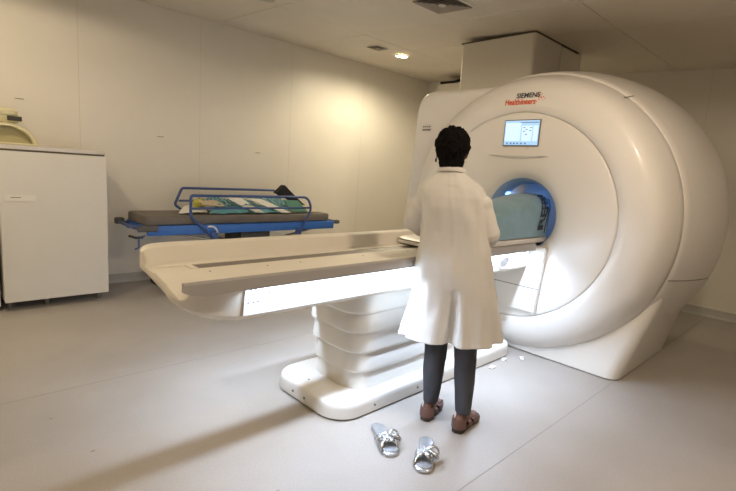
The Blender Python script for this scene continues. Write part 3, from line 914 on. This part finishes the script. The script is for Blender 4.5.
# ------------------------------------------------------------------ silver sandals on the floor
def sandal(x, y, ang, lab, flip):
    t = thing('silver_sandal', lab, 'sandal', (x, y, 0), ang, group='pair of silver sandals on the floor')
    t.scale = (1.13, 1.13, 1.13)
    outl = [(0, -.125), (-.024, -.115), (-.034, -.09), (-.032, -.05), (-.029, -.01), (-.036, .04), (-.046, .085), (-.044, .12), (-.028, .145), (-.004, .152), (.020, .146), (.036, .126), (.042, .095), (.040, .05), (.030, 0), (.031, -.05), (.034, -.09), (.024, -.115)]
    outl = smooth_path([(a, b, 0) for a, b in outl+[outl[0]]], 3)[:-1]
    bm = bmesh.new()
    loft(bm, [[(p.x*flip*k, p.y*k, z) for p in outl] for z, k in ((.001, .95), (.004, 1), (.016, 1), (.018, .98))])
    obj('sole', bm, 'silver', t, angle=40)
    bm = bmesh.new()
    loft(bm, [[(p.x*flip*k, p.y*k, z) for p in outl] for z, k in ((.0175, .93), (.0215, .92), (.022, .87))])
    obj('insole', bm, mat('insole_silver', (.50, .51, .53), .35, metal=.6, noise_amt=.2, noise_scale=40), t, angle=40)
    for nm, (a0, b0), (a1, b1) in (('strap', (-.046, .03), (.042, .085)), ('strap', (-.048, .095), (.036, .015))):
        bm = bmesh.new(); rg = []
        for k in range(15):
            s = k/14; ux = (a0+(a1-a0)*s)*flip; vy = b0+(b1-b0)*s; z = .014+.040*math.sin(PI*s)**.75
            wv = .028+.006*math.sin(s*20)
            rg.append([(ux, vy-wv, z-.004), (ux, vy, z+.004), (ux, vy+wv, z-.004), (ux, vy+wv*.9, z-.007), (ux, vy, z), (ux, vy-wv*.9, z-.007)])
        loft(bm, rg); obj(nm, bm, 'silver', t, smooth=True)
    # ruched bow loops at the outer side
    for q in (-1, 1):
        bm = bmesh.new()
        pts = smooth_path([(.006*flip, .055, .055), (.030*flip, .055+q*.022, .066), (.056*flip, .055+q*.030, .052), (.060*flip, .055+q*.014, .036), (.030*flip, .055, .044)], 5)
        tube(bm, pts, .010, n=8, flat=.45); obj('bow_loop', bm, 'silver', t, smooth=True)
    bm = bmesh.new(); random.seed(int(x*100))
    for k in range(60):
        a = random.uniform(0, 2*PI); rr = .038*math.sqrt(random.random())
        blob(bm, (rr*math.cos(a), .055+rr*math.sin(a), .060-rr*.35), (.006, .006, .005), 1)
    obj('gem_cluster', bm, 'gem', t)
    return t
# heel at (1.86,1.735) toe (1.735,1.48) ; heel (2.0,1.47) toe (1.75,1.30)
def place_s(heel, toe): 
    d_ = Vector(toe)-Vector(heel); return (Vector(heel)+Vector(toe))/2+Vector((-.03, .03)) if False else (Vector(heel)+Vector(toe))/2, math.atan2(d_.y, d_.x)-PI/2
c, a = place_s((1.855, 1.755), (1.715, 1.49)); sandal(c.x, c.y, a, 'silver sandal with gems on the floor nearer the table base', -1)
c, a = place_s((1.98, 1.475), (1.745, 1.30)); sandal(c.x, c.y, a, 'silver sandal with gems on the floor directly below the shoes', -1)

# ------------------------------------------------------------------ blue stretcher
g = thing('patient_stretcher', 'blue framed hospital stretcher with dark mattress along the left wall', 'stretcher', (2.85, 5.2, 0))
go = Vector((2.85, 5.2, 0))
def gobj(name, bm, m, parent=None, **k):
    for v in bm.verts: v.co -= go
    return obj(name, bm, m, parent or g, **k)
bm = bmesh.new(); loft(bm, [rrect(1.655+i, 4.02-i, 4.93+i, 5.50-i, .04, z, 5) for z, i in ((.755, .01), (.762, 0), (.835, 0), (.85, .012))])
gobj('mattress', bm, 'mattress', angle=40)
bm = bmesh.new()
box(bm, 1.66, 4.06, 4.885, 4.925, .655, .752, bev=.008); box(bm, 1.66, 4.06, 5.505, 5.545, .655, .752, bev=.008)
box(bm, 1.66, 1.70, 4.925, 5.505, .69, .75, bev=.006); box(bm, 4.02, 4.06, 4.925, 5.505, .69, .75, bev=.006)
for x in (2.2, 2.8, 3.4): box(bm, x, x+.05, 4.925, 5.505, .70, .74)
box(bm, 1.70, 4.02, 4.925, 5.505, .742, .753)
gobj('frame', bm, 'blue', angle=40)
bm = bmesh.new()
tube(bm, round_corners([(1.68, 4.95, .72), (1.56, 4.95, .735), (1.56, 5.48, .735), (1.68, 5.48, .72)], .05), .017)
gobj('push_handle', bm, 'bluedark', smooth=True)
bm = bmesh.new()
tube(bm, round_corners([(4.05, 4.95, .72), (4.16, 4.95, .735), (4.16, 5.48, .735), (4.05, 5.48, .72)], .05), .017)
gobj('push_handle', bm, 'bluedark', smooth=True)
for x0, x1, y0, y1, z0, z1 in ((1.56, 1.76, 4.865, 4.90, .70, .765), (1.53, 1.62, 5.46, 5.53, .71, .78), (4.12, 4.19, 4.91, 4.97, .71, .76), (4.12, 4.19, 5.46, 5.53, .71, .76)):
    gobj('corner_bumper', Box(x0, x1, y0, y1, z0, z1, bev=.015), 'greypad', angle=40)
gobj('foot_pedal', Tube([(1.50, 4.95, .66), (1.56, 4.92, .64), (1.62, 4.90, .645)], .012), 'rubber', smooth=True)
gobj('drip_pole_hook', Tube(round_corners([(1.64, 4.9, .66), (1.58, 4.9, .64), (1.58, 4.9, .54), (1.54, 4.9, .53)], .02), .008), 'bluedark', smooth=True)
def siderail(y, z0, x_l, x_r, nm, dz, sk=0):
    bm = bmesh.new()
    lf = round_corners([(x_l+.24, y, z0-.04), (x_l+sk, y, z0+.19), (x_l-sk*.2, y, 1.07+dz), (x_l+.4, y, 1.07+dz)], .03, 6)
    rt = round_corners([(x_r-.4, y, 1.07+dz), (x_r-.04, y, 1.07+dz), (x_r+.03, y, .92+dz), (x_r-.16, y, z0-.04)], .09, 8)
    tube(bm, lf+rt, .0155)
    r = gobj(nm, bm, 'bluedark', smooth=True)
    rr = bmesh.new(); tube(rr, [(x_l+sk*.3, y, .935+dz*.6), (x_r+.02, y, .935+dz*.6)], .013); 
    for v in rr.verts: v.co -= go
    obj('cross_bar', rr, 'bluedark', r, smooth=True)
siderail(4.872, .66, 2.09, 3.64, 'side_rail', 0)
siderail(5.555, .72, 2.26, 3.62, 'side_rail', .035, -.07)
bm = bmesh.new()
tube(bm, [(2.30+.09*math.cos(a), 4.86, .655+.085*math.sin(a)) for a in [math.radians(10+16*k) for k in range(7)]], .011)
gobj('lock_lever', bm, 'lever', smooth=True)
for x, zt in ((2.36, .66), (3.48, .66)):
    gobj('rail_bracket', Box(x-.04, x+.04, 4.862, 4.89, .60, .68, bev=.006), 'bluedark')
gobj('lift_unit', Box(2.75, 3.15, 5.0, 5.42, .38, .65, bev=.02), 'greypad', angle=40)
bm = bmesh.new()
tube(bm, [(1.95, 4.95, .66), (3.7, 4.95, .30)], .015); tube(bm, [(3.75, 4.95, .66), (2.0, 4.95, .30)], .015)
tube(bm, [(1.95, 5.45, .66), (3.7, 5.45, .30)], .015); tube(bm, [(3.75, 5.45, .66), (2.0, 5.45, .30)], .015)
gobj('scissor_arm', bm, 'steel', smooth=True)
bm = bmesh.new(); box(bm, 1.9, 3.8, 4.94, 4.98, .25, .30, bev=.006); box(bm, 1.9, 3.8, 5.42, 5.46, .25, .30, bev=.006); box(bm, 1.9, 1.95, 4.94, 5.46, .25, .30); box(bm, 3.75, 3.8, 4.94, 5.46, .25, .30)
gobj('lower_frame', bm, 'blue')
for x in (1.95, 3.75):
    for y in (4.96, 5.44):
        w = gobj('castor', Cyl((x, y-.018, .075), .075, .036, axis='y', n=28), 'rubber', angle=40)
        f = bmesh.new(); box(f, x-.02, x+.02, y-.028, y+.028, .13, .25, bev=.004); box(f, x-.012, x+.012, y-.028, y-.021, .07, .14); box(f, x-.012, x+.012, y+.021, y+.028, .07, .14)
        for v in f.verts: v.co -= go
        obj('fork', f, 'steel', w)

# things lying on the stretcher
def sheet(name, corners, m, lab, cat, amp=.02, nx=26, ny=14, seed=0, thick=.006, floor_z=.858, group=None):
    """crumpled cloth spanning 4 corners (a,b,c,d)"""
    a, b, c_, d_ = [Vector(p) for p in corners]; bm = bmesh.new(); rows = []
    cen = (a+b+c_+d_)/4; cen.z = floor_z
    for i in range(nx+1):
        u = i/nx; row = []
        for j in range(ny+1):
            v = j/ny
            p = (a*(1-u)+b*u)*(1-v)+(d_*(1-u)+c_*u)*v
            p.z += amp*(noise.noise(Vector((p.x*7+seed, p.y*9, seed)))+.5*noise.noise(Vector((p.x*19, p.y*23, seed+3))))+amp*.3
            p.z = max(p.z, floor_z)
            row.append(bm.verts.new(p-cen))
        rows.append(row)
    for r1, r2 in zip(rows, rows[1:]):
        for k in range(ny): bm.faces.new((r1[k], r1[k+1], r2[k+1], r2[k]))
    bmesh.ops.recalc_face_normals(bm, faces=bm.faces)
    o = obj(name, bm, m, smooth=True, loc=cen)
    md = o.modifiers.new('t', 'SOLIDIFY'); md.thickness = thick; md.offset = 1
    baked(o)
    if not o.data.materials: o.data.materials.append(M[m])
    tag(o, lab, cat, group); return o
def shirt_mat():
    m = mat('patterned_teal_cloth', (.17, .36, .42), .85)
    nt = m.node_tree; b = nt.nodes['Principled BSDF']; tc = nt.nodes.new('ShaderNodeTexCoord')
    w = nt.nodes.new('ShaderNodeTexWave'); w.inputs['Scale'].default_value = 7; w.inputs['Distortion'].default_value = 3.5; w.inputs['Detail Scale'].default_value = 2
    r = nt.nodes.new('ShaderNodeValToRGB'); e = r.color_ramp.elements
    e[0].position = .16; e[0].color = (.015, .02, .03, 1); e[1].position = .24; e[1].color = (.17, .36, .42, 1)
    nt.links.new(tc.outputs['Object'], w.inputs['Vector']); nt.links.new(w.outputs['Fac'], r.inputs['Fac']); nt.links.new(r.outputs['Color'], b.inputs['Base Color'])
    return m
M['shirt'] = shirt_mat()
sheet('folded_gown', [(2.45, 5.06, .93), (3.10, 5.04, .92), (3.02, 5.42, .98), (2.42, 5.44, .99)], 'shirt', 'patterned teal cloth heaped on stretcher behind the near side rail', 'cloth', .035, seed=1)
sheet('folded_cloth', [(2.34, 4.98, .862), (3.30, 4.96, .862), (3.28, 5.10, .93), (2.50, 5.10, .95)], 'tealcloth', 'plain teal cloth lying lowest along the front edge of mattress', 'cloth', .02, seed=4)
sheet('folded_cloth', [(2.22, 5.10, .90), (2.46, 5.22, .93), (2.52, 5.40, .98), (2.34, 5.40, .97)], 'yellowcloth', 'yellow green cloth at the left end of the stretcher heap', 'cloth', .02, seed=7)
sheet('folded_cloth', [(2.02, 5.02, .862), (2.35, 5.03, .875), (2.40, 5.30, .93), (2.20, 5.30, .92)], 'papersheet', 'off white cloth corner at the far left of the stretcher heap', 'cloth', .015, seed=9)
sheet('folded_cloth', [(2.30, 5.06, .95), (2.56, 5.00, .94), (2.54, 5.22, .98), (2.34, 5.26, .98)], 'peach', 'beige cloth corner between yellow cloth and patterned teal cloth', 'cloth', .015, seed=12)
sheet('paper_sheet', [(2.90, 4.94, .875), (3.02, 4.935, .865), (2.84, 5.18, 1.02), (2.62, 5.18, 1.03)], 'papersheet', 'white folded paper on stretcher heap, left one of two', 'paper', .006, seed=15, thick=.004)
sheet('paper_sheet', [(3.26, 4.94, .87), (3.40, 4.935, .865), (3.12, 5.18, 1.01), (2.90, 5.18, 1.02)], 'papersheet', 'white folded paper on stretcher heap, right one of two', 'paper', .006, seed=18, thick=.004)
sheet('folded_cloth', [(3.20, 5.02, .90), (3.62, 5.02, .89), (3.52, 5.42, 1.0), (3.02, 5.42, 1.01)], 'shirt', 'patterned teal cloth at right of the white papers', 'cloth', .03, seed=22)
sheet('folded_cloth', [(3.43, 4.97, .87), (3.68, 4.97, .865), (3.62, 5.12, 1.0), (3.40, 5.12, 1.01)], 'green', 'dark green cloth at the right end of stretcher heap', 'cloth', .008, seed=25)
sheet('folded_cloth', [(3.66, 4.99, .865), (3.86, 5.0, .862), (3.80, 5.16, .93), (3.62, 5.14, .95)], 'peach', 'cream cloth scrap at the right foot of stretcher heap', 'cloth', .006, seed=28)
bm = bmesh.new()
wp = [(3.46, 1.08), (3.585, 1.19), (3.70, 1.09), (3.84, .98), (4.01, .865), (3.93, .862), (3.80, .93), (3.60, 1.03)]
loft(bm, [[(x-3.75, y, z-.862) for x, z in wp] for y in (-.05, .05)])
bmesh.ops.bevel(bm, geom=bm.edges[:], offset=.006, segments=2, affect='EDGES')
tag(obj('black_bag', bm, 'black', angle=40, loc=(3.75, 5.42, .862)), 'black pointed cloth bag slumped over far right end of stretcher', 'bag')

# ------------------------------------------------------------------ cabinets and coil
cab = thing('white_cabinet', 'white laminate cabinet against left wall with label strip', 'cabinet', (.915, 5.35, 0))
def cabinet(t, x0, x1, yf, yb, z0, z1, top=True):
    obj('carcass', Box(x0, x1, yf+.02, yb, z0, z1-.008, bev=.002), 'cabinet', t)
    dd = obj('door', Box(x0+.002, x1-.0, yf, yf+.018, z0-.01, z1-.012, bev=.002), 'cabinet', t)
    obj('top_board', Box(x0-.01, x1-.004, yf+.012, yb, z1+.006, z1+.042, bev=.003), 'cabtop', t)
    obj('top_gap', Box(x0+.01, x1-.012, yf+.016, yb-.01, z1-.009, z1+.007), 'gap', t)
    for x in (x0+.05, x0+.33, x1-.06):
        if x < x1: 
            for y in (yf+.13, yb-.06): obj('foot', Cyl((x, y, 0), .018, z0, n=14, r2=.026), 'rail', t)
    return dd
dd = cabinet(cab, -.40, .43, -.285, .33, .095, 1.425)
lb = obj('label_strip', Box(-.37, -.14, -.289, -.285, .985, 1.04, bev=.001), 'paperlabel', cab)
obj('label_print', Box(-.325, -.25, -.2898, -.2888, 1.015, 1.022), 'rail', lb)
cab2 = thing('white_cabinet', 'white cabinet mostly cut off by the left picture edge', 'cabinet', (.07, 5.37, 0))
cabinet(cab2, -.42, .42, -.26, .33, .06, 1.425)
# head coil
co = thing('head_coil', 'cream arched scanner coil resting on top of the white cabinet', 'scanner coil', (.60, 5.38, 1.468))
co.scale = (.93, 1, .98)
bm = bmesh.new(); n = 26
def arch(bm, ro, ri, y0, y1, sq=1.0, z0=0):
    rg = []
    for k in range(n+1):
        a = PI*k/n; c_, s_ = math.cos(a), math.sin(a)
        w = 1+.03*noise.noise(Vector((c_*2, s_*2, y0)))
        rg.append([(-r_*c_*w*1.15, y, z0+r_*s_*w*.88) for r_, y in ((ro, y0+.012), (ro, y1-.012), (ro-.01, y1), (ri+.008, y1), (ri, y1-.01), (ri, y0+.01), (ri+.008, y0), (ro-.01, y0))])
    loft(bm, rg)
arch(bm, .215, .180, -.16, .18); obj('coil_shell', bm, 'coil', co, angle=40)
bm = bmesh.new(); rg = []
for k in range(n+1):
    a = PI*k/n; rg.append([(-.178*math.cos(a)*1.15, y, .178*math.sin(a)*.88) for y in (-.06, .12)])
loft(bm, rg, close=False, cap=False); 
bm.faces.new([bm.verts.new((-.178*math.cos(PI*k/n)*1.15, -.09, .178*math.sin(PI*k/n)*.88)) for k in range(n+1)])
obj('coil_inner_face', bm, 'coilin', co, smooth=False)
obj('coil_base', Box(-.25, .25, -.17, .19, 0, .018, bev=.006), 'coil', co)
top = thing('coil_module', 'flat cream coil module with dark connector stacked on the arched coil', 'scanner coil', (.52, 5.40, 1.468+.19))
bm = bmesh.new(); loft(bm, [rrect(-.27+i, .20-i, -.13+i, .14-i, .05, z, 5) for z, i in ((.0, .02), (.02, .004), (.06, 0), (.066, .006))]); obj('module_body', bm, 'coil', top, angle=40)
bm = bmesh.new(); loft(bm, [rrect(-.28+i, .185-i, -.14+i, .15-i, .05, z, 5) for z, i in ((.066, .004), (.075, 0), (.105, .0), (.125, .025))]); obj('module_lid', bm, 'coil', top, angle=40)
obj('connector', Box(.10, .205, -.142, -.09, .018, .058, bev=.004), 'darkplastic', top)

# small white clips on the floor beside the table base
for i, (x, y, lab) in enumerate([(3.18, 1.80, 'small white plastic clip on floor, first from the table base'), (3.40, 1.83, 'small white plastic clip on floor, middle of three'), (3.56, 1.76, 'small white plastic clip on floor, closest to scanner')]):
    t = thing('floor_clip', lab, 'clip', (x, y, 0), .3*i, group='small white floor clips')
    obj('clip_body', Box(-.035, .035, -.014, .014, .0, .012, bev=.004), 'white', t)
    obj('clip_tab', Box(-.008, .008, -.02, .02, .008, .018, bev=.003), 'white', t)

# ------------------------------------------------------------------ world, camera
w = bpy.data.worlds.new('room_world'); S.world = w; w.use_nodes = True
w.node_tree.nodes['Background'].inputs['Color'].default_value = (.5, .5, .5, 1)
w.node_tree.nodes['Background'].inputs['Strength'].default_value = .02
cam = bpy.data.cameras.new('camera'); co_ = bpy.data.objects.new('camera', cam); C.objects.link(co_)
cam.sensor_width = 36; cam.lens = 36*472.8/736; cam.clip_start = .05
fwd = Vector((0.68701905, 0.70979164, -0.1555656)); right = Vector((0.72422087, -0.68630906, 0.0669627)); down = Vector((-0.05923652, -0.1586685, -0.98555332))
mtx = Matrix((( right.x, -down.x, -fwd.x, 0), (right.y, -down.y, -fwd.y, 0), (right.z, -down.z, -fwd.z, 1.45), (0, 0, 0, 1)))
co_.matrix_world = mtx
S.camera = co_
S.view_settings.view_transform = 'Standard'; S.view_settings.look = 'None'; S.view_settings.gamma = 1
S.view_settings.use_curve_mapping = False
S.view_settings.exposure = 1.08
